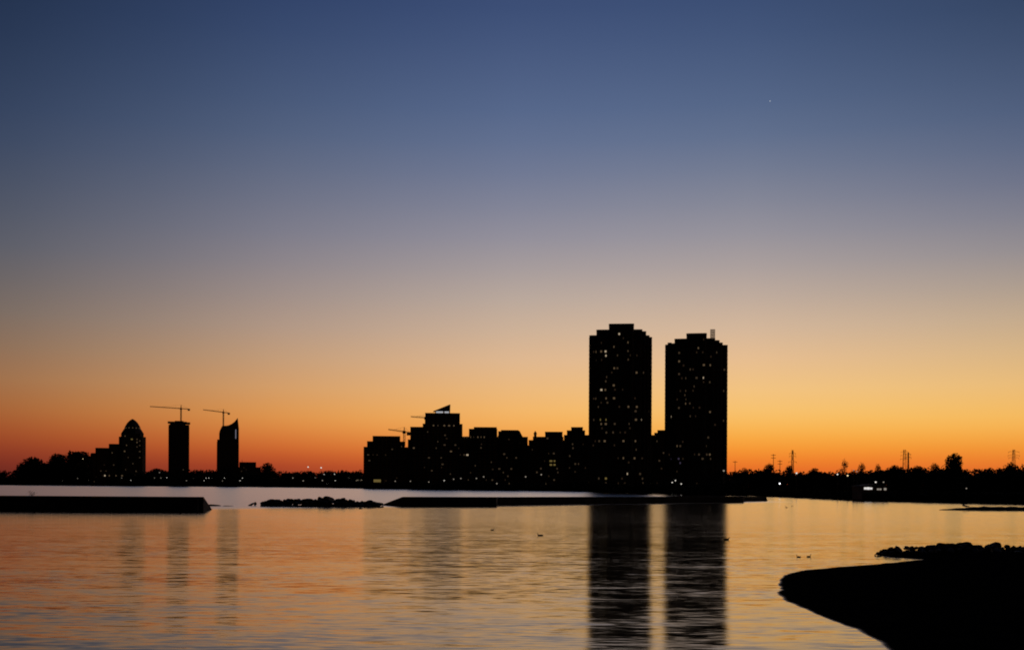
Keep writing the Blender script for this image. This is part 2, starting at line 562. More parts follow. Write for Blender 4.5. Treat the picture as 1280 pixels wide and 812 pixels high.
class Building:
    """A block of stepped volumes seen from the lake; blocks are (left, right, top row) in photo pixels at the front."""
    def __init__(s, name, label, Y, blocks, depth, material='concrete', floor=3.0, ledge=0.28, chamfer=0.0, cat='building', group=None, zbase=0.8):
        s.Y, s.fl, s.blocks, s.depth = Y, floor, [], depth
        xs = [b[0] for b in blocks] + [b[1] for b in blocks]
        s.cx = (min(xs) + max(xs)) / 2
        s.zb = zbase
        s.th = math.atan((s.cx - CX) / F)
        s.t = empty(name, (wx(s.cx, Y), Y, zbase), -s.th)
        tag(s.t, label, cat, group)
        wall, roof = MB(), MB()
        for k, b in enumerate(blocks):
            x0, x1, top = b[:3]
            # every block has its own small set-back so that no two walls are flush
            back = b[3] if len(b) > 3 else 0.37 * k
            X0, X1, z = s.x(x0), s.x(x1), s.z(top)
            y0, y1 = back, depth - back * 0.9 - 0.11 * k
            c = min(chamfer, (X1 - X0) * 0.3)
            wall.prism(foot(X0, X1, y0, y1, c), -1.5 - 0.01 * k, z - 0.35)
            nf = int((z - 1.0) / floor)
            for i in range(1, nf):
                zz = i * floor
                wall.prism(foot(X0 - ledge * 0.5, X1 + ledge * 0.5, y0 - ledge - 0.003 * k, y1 + ledge, c), zz + 0.004 * k, zz + 0.26)
            roof.prism(foot(X0 - 0.12, X1 + 0.12, y0 - 0.14, y1 + 0.14, c), z - 0.35, z)
            s.blocks.append((X0, X1, z, y0, c))
        s.wall = wall.build('wall', M[material], s.t)
        s.roof = roof.build('roof', M['rooftop'], s.t)
        s.used = []
        s.rng = random.Random(int(s.cx))

    def x(s, px): return (wx(px, s.Y) - s.t.location.x) * math.cos(s.th)
    def z(s, py): return wz(py, s.Y, s.cx) - s.zb

    def front(s, X, Z, hw):
        ys = [b[3] for b in s.blocks if b[0] + max(b[4], 0.0) <= X - hw and X + hw <= b[1] - b[4] and Z < b[2] - 0.7]
        return min(ys) if ys else None

    def snap(s, Z): return (math.floor(Z / s.fl) + 0.56) * s.fl

    def light(s, px, py, key='warm', wpx=2.15, hpx=None, snap=True):
        X, Z = s.x(px), s.z(py)
        wd = wpx / F * s.Y * s.rng.choice((0.55, 0.75, 0.9, 1.0, 1.15))
        ht = (hpx / F * s.Y) if hpx else 1.35
        if snap: Z = s.snap(Z)
        y = s.front(X, Z, wd / 2)
        if y is None: y = min(b[3] for b in s.blocks)
        s.used.append((X, Z, wd, ht))
        put('window', pane_mesh(wd, ht, key), s.t, (X, y - 0.075, Z))

    def sprinkle(s, n, keys=('faint', 'faint', 'faint', 'dim'), wpx=2.0, lo=2.0):
        """Faintly lit rooms scattered over the face."""
        for _ in range(n):
            b = s.rng.choice(s.blocks)
            X = s.rng.uniform(b[0] + 2, b[1] - 2); Z = s.snap(s.rng.uniform(lo, b[2] - 4))
            wd, ht = wpx / F * s.Y * s.rng.choice((0.6, 0.8, 1.0)), 1.3
            y = s.front(X, Z, wd / 2)
            if y is None or any(abs(X - u[0]) < (wd + u[2]) / 2 + 0.6 and abs(Z - u[1]) < 2 for u in s.used): continue
            s.used.append((X, Z, wd, ht))
            put('window', pane_mesh(wd, ht, s.rng.choice(keys)), s.t, (X, y - 0.075, Z))

    def dark(s, bay, wd=1.7, ht=1.5, cap=100, zmin=2.0):
        spots = []
        lo = min(b[0] for b in s.blocks); hi = max(b[1] for b in s.blocks); tz = max(b[2] for b in s.blocks)
        nb = max(1, int((hi - lo - 1.0) / bay))
        st = (hi - lo - 1.0) / nb
        for i in range(int(tz / s.fl)):
            Z = (i + 0.56) * s.fl
            if Z < zmin: continue
            for k in range(nb):
                X = lo + 0.5 + st * (k + 0.5)
                y = s.front(X, Z, wd / 2)
                if y is None: continue
                if any(abs(X - u[0]) < (wd + u[2]) / 2 + 0.15 and abs(Z - u[1]) < (ht + u[3]) / 2 + 0.1 for u in s.used): continue
                spots.append((X, y, Z))
        room = max(0, cap - len(s.used))
        spots.sort(key=lambda p: -p[2])
        me = pane_mesh(wd, ht, 'glass')
        for p in spots[:room]: put('window', me, s.t, (p[0], p[1] - 0.06, p[2]))
        if len(spots) > room:
            b = MB()
            for p in spots[room:]:
                b.box(p[0] - wd / 2, p[0] + wd / 2, p[1] - 0.12, p[1], p[2] - ht / 2, p[2] + ht / 2)
            tag(b.build('window', M['glass'], s.t), kind='stuff')


# --- the two tall towers
T1 = Building('high_rise', 'taller left tower of the twin dark high rises, flat stepped crown', 770,
              [(760, 791.5, 404.3, 0.0), (744.3, 802, 411.2, 1.4), (750, 806.8, 413.4, 2.3), (738, 811, 418.2, 3.4), (735, 814.3, 420.2, 4.6), (735.3, 746, 417.2, 5.2)], 42, 'concrete',
              chamfer=1.2, cat='tower')
for p in [(773, 415, 'bright'), (784, 428.5, 'warm'), (766.5, 434, 'warm'), (744.8, 437, 'warm'), (750.5, 437, 'warm'), (756, 437, 'bright'), (756.5, 445, 'bright'), (744.8, 450, 'dim'),
          (767, 459, 'warm'), (771, 459, 'dim'), (795, 466, 'warm'), (757.5, 470, 'dim'), (756.5, 477.5, 'dim'), (766.5, 483, 'warm'), (751, 485.5, 'bright'), (756, 485.5, 'warm'),
          (744.8, 499, 'warm'), (757, 499, 'warm'), (767, 499, 'warm'), (785, 511, 'warm'), (795.5, 506, 'warm'), (799.5, 514.5, 'warm'), (794, 516, 'dim'), (810, 516, 'dim'),
          (794.5, 523.5, 'warm'), (800.5, 523.5, 'bright'), (740.5, 532, 'warm'), (745.2, 532, 'bright'), (751, 532, 'warm'), (756.8, 532, 'warm'), (750, 526.5, 'yellow'), (757, 527, 'yellow'),
          (768, 532, 'dim'), (757.5, 543, 'dim'), (755.5, 548.5, 'warm'), (766, 542, 'dim'), (779, 548.5, 'warm'), (794, 548.5, 'warm'), (795, 560, 'dim'), (810, 561, 'dim'), (808.8, 566, 'warm'),
          (779, 571, 'warm'), (793, 572, 'warm'), (799.5, 572, 'warm'), (809.8, 584, 'violet'), (754, 592, 'yellow'), (757.5, 596.5, 'yellow'), (784.5, 592.5, 'bright'), (800, 592.5, 'dim'),
          (756, 606, 'dim'), (748, 588, 'dim'), (771, 446, 'dim'), (786, 532, 'dim'), (790, 583, 'dim')]:
    T1.light(*p)
T1.sprinkle(45)
T1.dark(3.3)
v = MB(); v.tube((T1.x(775), 12, T1.z(404.5)), (T1.x(775), 12, T1.z(402)), 1.6, 0.7, 10)
v.build('roof_vent', M['steel'], T1.t)

T2 = Building('high_rise', 'shorter right tower of the twin dark high rises, pale louvred mast on its roof', 775,
              [(857, 882.5, 416.2, 0.0), (842, 893, 422.4, 1.4), (846, 898.5, 424.8, 2.3), (838.5, 902.5, 427.6, 3.0), (833.3, 838.2, 426.6, 3.7), (830, 908.8, 430.4, 4.6),
               (830.2, 842, 428.6, 5.2)], 42, 'concrete', chamfer=1.2, cat='tower')
for p in [(848, 438.5, 'dim'), (848, 451, 'warm'), (872, 435, 'warm'), (879, 454.5, 'warm'), (887, 454.5, 'warm'), (857, 475, 'dim'), (870, 472, 'dim'), (878.5, 475, 'bright'),
          (886.5, 478, 'dim'), (867, 482, 'dim'), (904, 488, 'dim'), (857, 490, 'dim'), (857.5, 497, 'warm'), (856.5, 505, 'warm'), (848, 510, 'dim'), (839.2, 518, 'bright'),
          (887, 514.5, 'warm'), (896, 520, 'dim'), (904, 524, 'dim'), (840, 538, 'dim'), (846, 558, 'warm'), (850, 558, 'dim'), (885, 546, 'dim'), (882, 557, 'dim'), (878, 571, 'dim'),
          (883, 568, 'dim'), (887, 568, 'warm'), (888, 573, 'dim'), (839.2, 575.5, 'violet'), (848, 573, 'violet'), (850, 579, 'violet'), (862, 463, 'dim'), (848, 468, 'dim'), (895, 440, 'dim')]:
    T2.light(*p)
T2.sprinkle(45)
T2.dark(3.3)
v = MB()
for i in range(5):
    x = T2.x(887.6 + i * 1.28)
    v.box(x - 0.23, x + 0.23, 14.0, 16.0, T2.z(422.6), T2.z(408.2))
for i in range(5):
    z = T2.z(421.5 - i * 3.2)
    v.box(T2.x(887.3), T2.x(893.1), 14.6, 14.75, z - 0.12, z + 0.12)
v.build('roof_mast', M['stucco'], T2.t)

# --- stepped condominium blocks in the middle
def condo(name, label, Y, blocks, depth, material, lights=(), bay=4.2, floor=3.2, chamfer=0.0, wpane=2.2, dark=True):
    b = Building(name, label, Y, blocks, depth, material, floor, chamfer=chamfer)
    for p in lights: b.light(*p)
    b.sprinkle(9)
    if dark: b.dark(bay, wpane)
    return b


A = condo('apartment_building', 'low stepped apartment block at the left end of the middle cluster', 1225,
          [(465.5, 500, 544.6, 0.0), (458.6, 506, 551.2, 0.8), (454.3, 512, 558.2, 1.6)], 30, 'brick', [(461.5, 577, 'dim'), (460, 567, 'dim'), (490, 563, 'dim')])
B = condo('apartment_building', 'tall stepped block with a wedge shaped roof and a lit strip under it', 1090,
          [(531, 574.5, 515.8, 0.0), (528, 577.8, 529.2, 0.9), (512.5, 576.8, 533.2, 1.7), (509.5, 577.4, 549, 2.4)], 32, 'concrete',
          [(541.5, 530.5, 'warm'), (547, 530.5, 'dim'), (555, 530.5, 'warm'), (561, 530.5, 'warm'), (567, 530.5, 'warm'), (556, 543, 'dim'), (547, 550, 'dim'), (555.5, 557, 'dim'),
           (545, 561, 'dim'), (563.5, 563.5, 'warm'), (517, 560, 'warm'), (553, 582, 'dim'), (536, 572, 'dim'), (569, 555, 'dim')])
v = MB()
zz = B.z(515.8)
v.profile([(B.x(544), B.z(513.0)), (B.x(562.3), B.z(513.0)), (B.x(562.6), B.z(504.4)), (B.x(560.5), B.z(504.9)), (B.x(541), B.z(513.0))][::1], 6, 20)
v.box(B.x(543.5), B.x(544.5), 7, 19, zz, B.z(513.0) + 0.002)
v.box(B.x(553.6), B.x(555.2), 7, 19, zz, B.z(513.0) + 0.002)
v.box(B.x(561.0), B.x(562.2), 7, 19, zz, B.z(513.0) + 0.002)
v.build('wedge_roof', M['concrete'], B.t)
for x0, x1 in ((544.7, 553.4), (555.4, 560.8)):
    v = MB(); v.box(B.x(x0), B.x(x1), 7.6, 18.4, zz, B.z(513.1))
    v.build('lit_clerestory', M['white'], B.t)
C = condo('apartment_building', 'flat topped block with a row of small lights just right of the wedge roofed block', 985,
          [(592, 620.5, 533.4, 0.0), (585.8, 621.2, 535.6, 0.8), (577, 622, 545.2, 1.5)], 30, 'stucco',
          [(580, 548, 'warm', 1.3), (583.5, 548, 'dim', 1.3), (588, 548, 'warm', 1.3), (592.5, 548, 'warm', 1.3), (597, 548, 'warm', 1.3), (601, 548, 'warm', 1.3), (605, 548, 'warm', 1.3),
           (580, 568.5, 'dim', 2.5), (584, 568.5, 'bright', 3), (594, 584, 'dim'), (614, 579, 'dim'), (601, 561, 'dim')])
D = condo('apartment_building', 'block with a sloping right shoulder between the flat topped blocks', 955,
          [(626, 647.5, 537.2, 0.0), (622.5, 649.5, 538.6, 0.7), (622, 652.6, 544.0, 1.3), (621.5, 659.5, 545.4, 2.0), (640, 665, 556, 2.7)], 28, 'brick',
          [(621 + 3, 584, 'dim'), (639, 584, 'dim'), (630, 566, 'dim'), (645, 573, 'dim')])
v = MB(); v.profile([(D.x(647.2), D.z(545.5)), (D.x(653), D.z(545.5)), (D.x(649.4), D.z(538.4)), (D.x(647.2), D.z(537.3))], 1.0, 24)
v.build('sloped_roof', M['rooftop'], D.t)
E = condo('apartment_building', 'block with a small pointed rooftop turret left of the twin towers', 930,
          [(681, 702.8, 539.2, 0.0), (665.8, 704, 545.4, 0.8), (660.5, 707, 549.6, 1.5), (654, 706, 558, 2.2)], 28, 'stucco',
          [(667, 558, 'dim'), (692, 566, 'dim'), (688.5, 574, 'yellow', 3.0), (693, 574, 'yellow', 2.6), (688.5, 579, 'yellow', 2.6), (693, 579, 'yellow', 2.2), (676, 585, 'dim'), (671, 590, 'dim'), (684, 548, 'dim')])
v = MB()
v.tube((E.x(668.6), 8, E.z(545.5)), (E.x(668.6), 8, E.z(541.5)), 1.15, 1.15, 8)
v.tube((E.x(668.6), 8, E.z(541.5)), (E.x(668.6), 8, E.z(537.6)), 1.7, 0.12, 8)
v.build('turret', M['rooftop'], E.t)
G = condo('apartment_building', 'block touching the left side of the taller twin tower', 890,
          [(713.6, 728.2, 533.4, 0.0), (708.2, 731, 537.4, 0.8), (704.6, 737, 543.2, 1.5)], 28, 'concrete', [(716, 560, 'dim'), (723, 579, 'dim'), (712, 571, 'dim')])
K = condo('apartment_building', 'lower block seen in the gap between the twin towers', 900,
          [(821.5, 842, 537.2, 0.0), (817.6, 843, 540.4, 0.8), (808, 844, 543.2, 1.5)], 24, 'brick', [(838, 538 + 9, 'dim'), (824, 575, 'dim')])
PD = condo('apartment_building', 'long low podium block along the water below the twin towers', 742,
           [(728, 812, 586, 0.0), (742, 905, 592, 0.9)], 20, 'stucco', [(748, 596.5, 'dim'), (757, 596.5, 'yellow'), (784, 594, 'bright'), (800, 594, 'dim'), (757, 607, 'dim')], bay=5.5, wpane=3.0)

# --- far left group
hillz = 11
LB = condo('apartment_building', 'low rounded block with lit windows against the left side of the domed tower', 2590,
           [(119, 136.5, 559.4, 0.0), (113.4, 137.5, 566, 1.2), (112.4, 147, 573, 2.4), (135.8, 148.6, 554.2, 0.6)], 40, 'brick',
           [(116, 580, 'dim', 1.6, 1.5), (122, 573, 'dim', 1.6, 1.5), (131, 594.5, 'bright', 1.8, 1.8), (137, 594.5, 'warm', 1.8, 1.8), (142, 580, 'dim', 1.4, 1.4), (140, 565, 'warm', 1.4, 1.4), (126, 588, 'dim', 1.4, 1.4),
            (145, 594.5, 'warm', 1.4, 1.6)], bay=5.5, floor=3.6, chamfer=4.0, wpane=2.4)
DT = Building('high_rise', 'far tower with a domed top and a ring of lights under the dome', 2600,
              [(148.2, 182.2, 545.5, 0.0), (151, 179.4, 541.2, 1.5)], 52, 'concrete', 3.6, chamfer=8, cat='tower')
v = MB()
cx, cy = DT.x(165.3), 26


def ring(rad, n=12): return [(cx + math.cos(2 * math.pi * i / n + 0.26) * rad, cy + math.sin(2 * math.pi * i / n + 0.26) * rad) for i in range(n)]


px2m = 2600 / F
pr = [(541.4, 14.2), (537.5, 11.8), (534.6, 9.9), (533.2, 9.7), (530.5, 8.3), (527.3, 6.3), (524.6, 3.6), (522.6, 0.6)]
for (a, ra), (b, rb) in zip(pr, pr[1:]): v.prism(ring(ra * px2m), DT.z(a), DT.z(b) , ring(rb * px2m))
v.build('dome', M['rooftop'], DT.t)
for p in [(157, 534.2, 'warm'), (161, 534.2, 'warm'), (165.5, 534.2, 'warm'), (170, 534.2, 'warm'), (174, 534.2, 'warm')]:
    X, Z = DT.x(p[0]), DT.z(p[1])
    yy = cy - math.sqrt(max(0.0, (9.95 * px2m) ** 2 - (X - cx) ** 2))
    put('dome_light', pane_mesh(2.2, 1.5, 'warm'), DT.t, (X, yy - 0.4, Z))
for p in [(156, 545, 'warm'), (164.5, 549, 'yellow', 4), (171, 548, 'dim'), (158, 557, 'warm'), (155.5, 563, 'warm'), (171, 553, 'warm'), (171, 559, 'dim'), (174.5, 550, 'dim'), (174.5, 556, 'dim'), (174.5, 564, 'dim'),
          (174.5, 571, 'dim'), (160, 571, 'dim'), (166, 579, 'dim'), (157, 586, 'dim'), (170, 588, 'dim'), (162, 594, 'warm'), (152.5, 595, 'warm'), (169, 595, 'warm')]:
    DT.light(p[0], p[1], p[2], p[3] if len(p) > 3 else 1.6, 1.5)
DT.dark(5.2, 2.4, 1.6, zmin=30)

CT = Building('high_rise', 'unfinished tower with a flat oversailing top slab under the longest crane', 2300,
              [(212, 231.5, 528.2, 0.0), (210.3, 236.3, 530.5, 3.0)], 46, 'concrete', 3.6, ledge=0.9, chamfer=0, cat='tower')
v = MB(); v.box(CT.x(209.2), CT.x(233.2), -1.5, 38, CT.z(528.2), CT.z(526.6)); v.box(CT.x(231.0), CT.x(237.4), 1.0, 40, CT.z(529.0), CT.z(527.2))
v.box(CT.x(218), CT.x(229), 8, 30, CT.z(526.6), CT.z(525.4))
v.build('top_slab', M['concrete'], CT.t)
v = MB()
v.box(CT.x(232.2), CT.x(233.4), 0.6, 2.4, 5, CT.z(531.5)); v.build('hoist_rail', M['steel'], CT.t)
CT.light(229, 586, 'dim', 1.4, 1.4); CT.dark(5.2, 2.6, 1.7, zmin=40)

ST = Building('high_rise', 'far tower with a pointed sail shaped top and a glowing strip near its right edge', 2250,
              [(273.6, 291.5, 541, 0.0), (271.2, 292.5, 549, 2.2), (270.8, 298.4, 552, 3.2)], 42, 'concrete', 3.6, ledge=0.4, cat='tower')
v = MB()
pts = [(291.7, 541.5), (291.7, 534.5), (298.2, 534.5), (297.4, 527), (296.7, 521.6), (295.2, 523.6), (292.5, 526.8), (289, 529.4), (286, 530.9), (283, 531.7), (277.4, 532.0), (276, 534.5), (274.2, 538.5), (273.7, 541.5)]
v.profile([(ST.x(a), ST.z(b)) for a, b in pts], 0.5, 36)
v.box(ST.x(291.6), ST.x(296.1), 3.0, 34, ST.z(552.5), ST.z(534.6))
v.box(ST.x(296.0), ST.x(298.3), 0.8, 35.2, ST.z(552.5), ST.z(534.6))
v.build('sail_roof', M['concrete'], ST.t)
ST.light(294.4, 542, 'strip', 1.5, 11.5, snap=False)  # tall self-glowing pane, the pale strip set on a solid wall
ST.dark(5.2, 2.6, 1.7, zmin=40)

FB = condo('apartment_building', 'low flat roofed block right of the sail topped tower', 2230, [(299, 320, 577.2, 0.0), (298.2, 326, 583.5, 1.0)], 30, 'brick', [(302, 588, 'dim', 1.5, 1.4)], bay=6, floor=3.6)
v = MB(); v.tube((FB.x(302.5), 10, FB.z(577.3)), (FB.x(302.5), 10, FB.z(574)), 0.4, 0.2, 6); v.build('antenna', M['steel'], FB.t)

# ------------------------------------------------------------------ cranes
def crane(label, cx, Y, base_py, jib_l, jib_r, jib_py0, jib_py1, peak_py, bar=0.55):
    """Hammerhead crane; the jib points left and is nearly level. Rows and columns are photo pixels at distance Y."""
    z0 = wz(base_py, Y, cx)
    t = empty('tower_crane', (wx(cx, Y), Y, z0))
    tag(t, label, 'crane')
    X = lambda px: wx(px, Y) - wx(cx, Y)
    Z = lambda py: wz(py, Y, cx) - z0
    zj = Z(jib_py1 + (jib_py0 - jib_py1) * (cx - jib_r) / (jib_l - jib_r))
    hw = 0.95
    m = MB()
    for sx in (-1, 1):
        for sy in (-1, 1): m.bar((sx * hw, sy * hw, 0), (sx * hw, sy * hw, zj), bar)
    k = 0; z = 0.0
    while z < zj - 1.8:
        s = 1 if k % 2 else -1
        for y in (-hw, hw): m.bar((-s * hw, y, z), (s * hw, y, z + 1.9), bar * 0.6)
        for x in (-hw, hw): m.bar((x, -s * hw, z), (x, s * hw, z + 1.9), bar * 0.6)
        z += 1.9; k += 1
    m.build('mast', M['crane'], t)

    def boom(name, xe, ze):
        b = MB()
        a0, a1 = Vector((0, 0, zj)), Vector((xe, 0, ze))
        L_ = (a1 - a0).length
        n = max(4, int(L_ / 2.4))
        up = Vector((0, 0, 1.5))
        b.bar(a0 + Vector((0, -0.8, 0)), a1 + Vector((0, -0.8, 0)), bar); b.bar(a0 + Vector((0, 0.8, 0)), a1 + Vector((0, 0.8, 0)), bar)
        b.bar(a0 + up, a1 + up * 0.6, bar)
        for i in range(n):
            p, q = a0.lerp(a1, i / n), a0.lerp(a1, (i + 0.5) / n)
            r_ = a0.lerp(a1, (i + 1) / n)
            for y in (-0.8, 0.8):
                b.bar(p + Vector((0, y, 0)), q + up * (1 - 0.4 * i / n), bar * 0.6); b.bar(q + up * (1 - 0.4 * i / n), r_ + Vector((0, y, 0)), bar * 0.6)
        b.build(name, M['crane'], t)
    boom('jib', X(jib_l), Z(jib_py0))
    boom('counter_jib', X(jib_r), Z(jib_py1))
    b = MB(); xr = X(jib_r)
    b.box(xr - 4.5, xr - 0.5, -1.3, 1.3, Z(jib_py1) - 2.6, Z(jib_py1) + 0.9); b.build('counterweight', M['concrete'], t)
    b = MB(); b.box(-1.9, 1.5, -1.4, 1.4, zj - 1.6, zj + 1.2); b.build('cab', M['crane'], t)
    b = MB(); zp = Z(peak_py)
    for sx in (-1, 1):
        for sy in (-1, 1): b.bar((sx * 0.9, sy * 0.9, zj), (0, 0, zp), bar * 0.8)
    b.build('peak', M['crane'], t)
    b = MB()
    b.bar((0, 0, zp), (X(jib_l) * 0.62, 0, zj + (Z(jib_py0) - zj) * 0.62 + 1.4), 0.16); b.bar((0, 0, zp), (xr * 0.85, 0, zj + (Z(jib_py1) - zj) * 0.85 + 1.2), 0.16)
    b.build('pendant_line', M['crane'], t)
    return t


crane('long horizontal jib crane on the flat topped unfinished tower', 225.8, 2315, 526, 187, 237, 508.2, 511.4, 505.5)
crane('smaller jib crane behind the left shoulder of the sail topped tower', 278.8, 2265, 533, 253.5, 287, 512.2, 516.4, 511)
crane('crane rising between the low stepped block and the wedge roofed block', 505, 1265, 557, 485, 513, 537.0, 541, 533.5, 0.4)
crane('faint crane mostly hidden behind the wedge roofed block, only its jib shows', 532, 1240, 545, 513, 540, 521.0, 523, 518, 0.34)

# ------------------------------------------------------------------ pylons and poles on the right
def pylon(label, cx, Y, top, wpx, arms, bar=0.17, base=1.0):
    t = empty('pylon', (wx(cx, Y), Y, base))
    tag(t, label, 'pylon')
    Hh = wz(top, Y, cx) - base
    hw = wpx / F * Y / 2
    b = MB()
    nseg = 7
    lev = [Hh * i / nseg for i in range(nseg + 1)]
    wd = [hw * (1.35 - 0.9 * (z / Hh)) for z in lev]
    for i in range(nseg):
        for sx in (-1, 1):
            for sy in (-1, 1): b.bar((sx * wd[i], sy * wd[i], lev[i]), (sx * wd[i + 1], sy * wd[i + 1], lev[i + 1]), bar)
            b.bar((-sx * wd[i], -wd[i], lev[i]), (sx * wd[i + 1], -wd[i + 1], lev[i + 1]), bar * 0.55)
            b.bar((-sx * wd[i], wd[i], lev[i]), (sx * wd[i + 1], wd[i + 1], lev[i + 1]), bar * 0.55)
            b.bar((-wd[i], sx * wd[i], lev[i]), (-wd[i + 1], -sx * wd[i + 1], lev[i + 1]), bar * 0.55)
    b.build('lattice_mast', M['steel'], t)
    for py, half in arms:
        z = wz(py, Y, cx) - base
        h = half / F * Y
        a = MB()
        for sx in (-1, 1):
            for y in (-0.3, 0.3): a.bar((0, y, z), (sx * h, 0, z), bar * 0.8)
            a.bar((0, 0, z + 1.1), (sx * h, 0, z + 0.05), bar * 0.55)
            a.bar((sx * h * 0.95, 0, z), (sx * h * 0.95, 0, z - 1.1), bar * 0.7)
        a.build('cross_arm', M['steel'], t)


pylon('lattice pylon with three cross arms above the small tree right of the twin towers', 990.5, 760, 562, 3.0, [(566.5, 4.0), (570, 4.4), (577, 5.2)])
pylon('wide pale lattice pylon, left of the close pair of far pylons', 1130.5, 830, 561.5, 4.6, [(564.5, 4.6), (569, 5.2), (573.5, 5.6)], 0.14)
pylon('slimmer darker pylon, right of the close pair of far pylons', 1135.2, 760, 565, 1.6, [(567.5, 3.2), (571.5, 3.6)], 0.22)
pylon('lattice pylon at the far right edge of the shore', 1267, 800, 561.5, 4.2, [(564.5, 7.0), (569, 7.6), (572, 6.5)], 0.15)


def pole(label, cx, Y, top, arm=None):
    t = empty('utility_pole', (wx(cx, Y), Y, 1.5))
    tag(t, label, 'pole')
    b = MB(); z = wz(top, Y, cx) - 1.5
    b.tube((0, 0, 0), (0, 0, z), 0.26, 0.16, 8); b.build('post', M['steel'], t)
    if arm:
        a = MB()
        for k in range(arm): a.box(-1.5, 1.5, -0.12, 0.12, z - 0.9 - k * 1.8, z - 0.6 - k * 1.8)
        a.build('cross_arm', M['steel'], t)


pole('short thin pole just right of the twin towers', 918.7, 720, 575.5, 1)
pole('tall thin pole behind the round dark tree', 966.6, 700, 567.0, 2)
pole('short pole with a thick head between the round tree and the lattice pylon', 974.8, 710, 574.6, 2)

# ------------------------------------------------------------------ lamps along the shore
def lamp_mesh(h, size, key):
    b = MB()
    b.tube((0, 0, -h), (0, 0, -size * 0.35), 0.10 + size * 0.05, 0.07 + size * 0.03, 6)
    b.box(-size * 0.55, size * 0.55, -size * 0.4, size * 0.4, size * 0.36, size * 0.5)
    b.mi = 1
    b.tube((0, 0, -size * 0.36), (0, 0, size * 0.36), size * 0.34, size * 0.48, 8)
    return b.mesh('street_lamp', [M['steel'], M[key]])


LAMPC = {}


def lamp(px, py, label, group=None, key='lamp_white', size=1.0, off=5, name='street_lamp', cat='lamp'):
    Y = shore(px) + off
    z = wz(py, Y, px)
    h = max(2.0, z - 0.6)
    k = (round(h), size, key)
    if k not in LAMPC: LAMPC[k] = lamp_mesh(round(h) + 0.5, size, key)
    o = bpy.data.objects.new(name, LAMPC[k])
    COL.objects.link(o)
    o.location = (wx(px, Y), Y, z)
    tag(o, label, cat, group)
    return o


g1 = 'lamps below the trees at the far left'
for p in [(30, 599), (62, 598), (66, 600), (78, 600.5), (97, 597.5)]:
    lamp(p[0], p[1], 'faint street lamp on the shore below the big round trees at far left', g1, 'lamp_dim', 1.8)
lamp(93.5, 586.5, 'faint lamp glowing halfway up the tall broad tree at far left', None, 'lamp_dim', 1.6)
lamp(103.5, 573.2, 'bright lamp near the top of the tall broad tree at far left', None, 'lamp_warm', 1.8)
g2 = 'lamps at the foot of the domed tower'
for p in [(111, 600), (124, 600), (143, 600), (160, 600.5), (152, 597)]:
    lamp(p[0], p[1], 'faint street lamp on the shore at the foot of the domed tower', g2, 'lamp_dim', 1.7)
lamp(163.5, 600, 'brighter street lamp at the foot of the domed tower', None, 'lamp_white', 1.5)
g3 = 'lamps between the domed tower and the sail topped tower'
for p in [(193, 597), (201, 597), (216, 600.3), (233, 600.3), (241, 597.5)]:
    lamp(p[0], p[1], 'small street lamp on the shore below the unfinished tower', g3, 'lamp_dim', 1.9)
lamp(199.3, 590.2, 'bluish white lamp high on the low round tree beside the unfinished tower', None, 'lamp_dim', 2.2)
lamp(208.5, 596.6, 'bright street lamp at the left foot of the unfinished tower', None, 'lamp_white', 1.6)
g4 = 'lamps clustered below the sail topped tower'
for p in [(255, 600.3), (257.5, 597.2), (261, 597), (264, 596.6)]:
    lamp(p[0], p[1], 'one of a close row of bright lamps just left of the sail topped tower', g4, 'lamp_white', 1.5)
lamp(280.5, 597, 'bright lamp at the foot of the sail topped tower', None, 'lamp_white', 1.3)
lamp(278, 600.5, 'faint lamp at the foot of the sail topped tower', None, 'lamp_dim', 1.4)
g5 = 'lamps below the low flat roofed block'
for p in [(300, 600.3), (303, 597)]:
    lamp(p[0], p[1], 'bright street lamp on the shore below the low flat roofed block', g5, 'lamp_white', 1.5)
g6 = 'scattered lamps on the wooded shore left of the stepped blocks'
for p in [(326, 600.5), (352, 600.5), (379, 600.5), (394, 597), (403, 600), (436, 596.3), (366, 597)]:
    lamp(p[0], p[1], 'faint street lamp on the wooded shore left of the stepped apartment blocks', g6, 'lamp_dim', 1.8)
g7 = 'floodlight masts above the far wood'
for p in [(385, 583.3), (401.3, 584.2)]:
    lamp(p[0], p[1], 'tall floodlight mast shining just above the top of the far wood', g7, 'lamp_white', 2.2, name='floodlight_mast', cat='floodlight')
g8 = 'brighter lamps low on the shore left of the stepped blocks'
for p in [(405, 592.6), (418, 592.2), (409, 604), (419, 600.2)]:
    lamp(p[0], p[1], 'small bright street lamp left of the stepped blocks, above the grey water', g8, 'lamp_white', 1.2)
g9 = 'lamps at the foot of the stepped condominium blocks'
for p in [(464, 601.6), (494, 601), (513, 601), (536, 602), (567, 598.5), (576, 597.6), (595.5, 597.5), (604.5, 595.5), (657, 595.5), (676.5, 592.8), (621, 604)]:
    lamp(p[0], p[1], 'small street lamp on the bank at the foot of the condominium blocks', g9, 'lamp_dim', 1.1, off=2)
lamp(555.2, 600.2, 'brighter lamp at the foot of the wedge roofed block', None, 'lamp_white', 0.9, off=2)
lamp(676.2, 592.6, 'brighter lamp below the block with the pointed turret', None, 'lamp_white', 0.7, off=2.6)
g10 = 'three lamps at the foot of the right tower'
for p in [(840.2, 602.6), (844.2, 600.2), (851.5, 604.4)]:
    lamp(p[0], p[1], 'one of three bright lamps close together at the foot of the right tower', g10, 'lamp_white', 0.62, off=3)
lamp(904.6, 588, 'dim greenish lamp beside the right edge of the right tower', None, 'lamp_dim', 0.8, off=4)


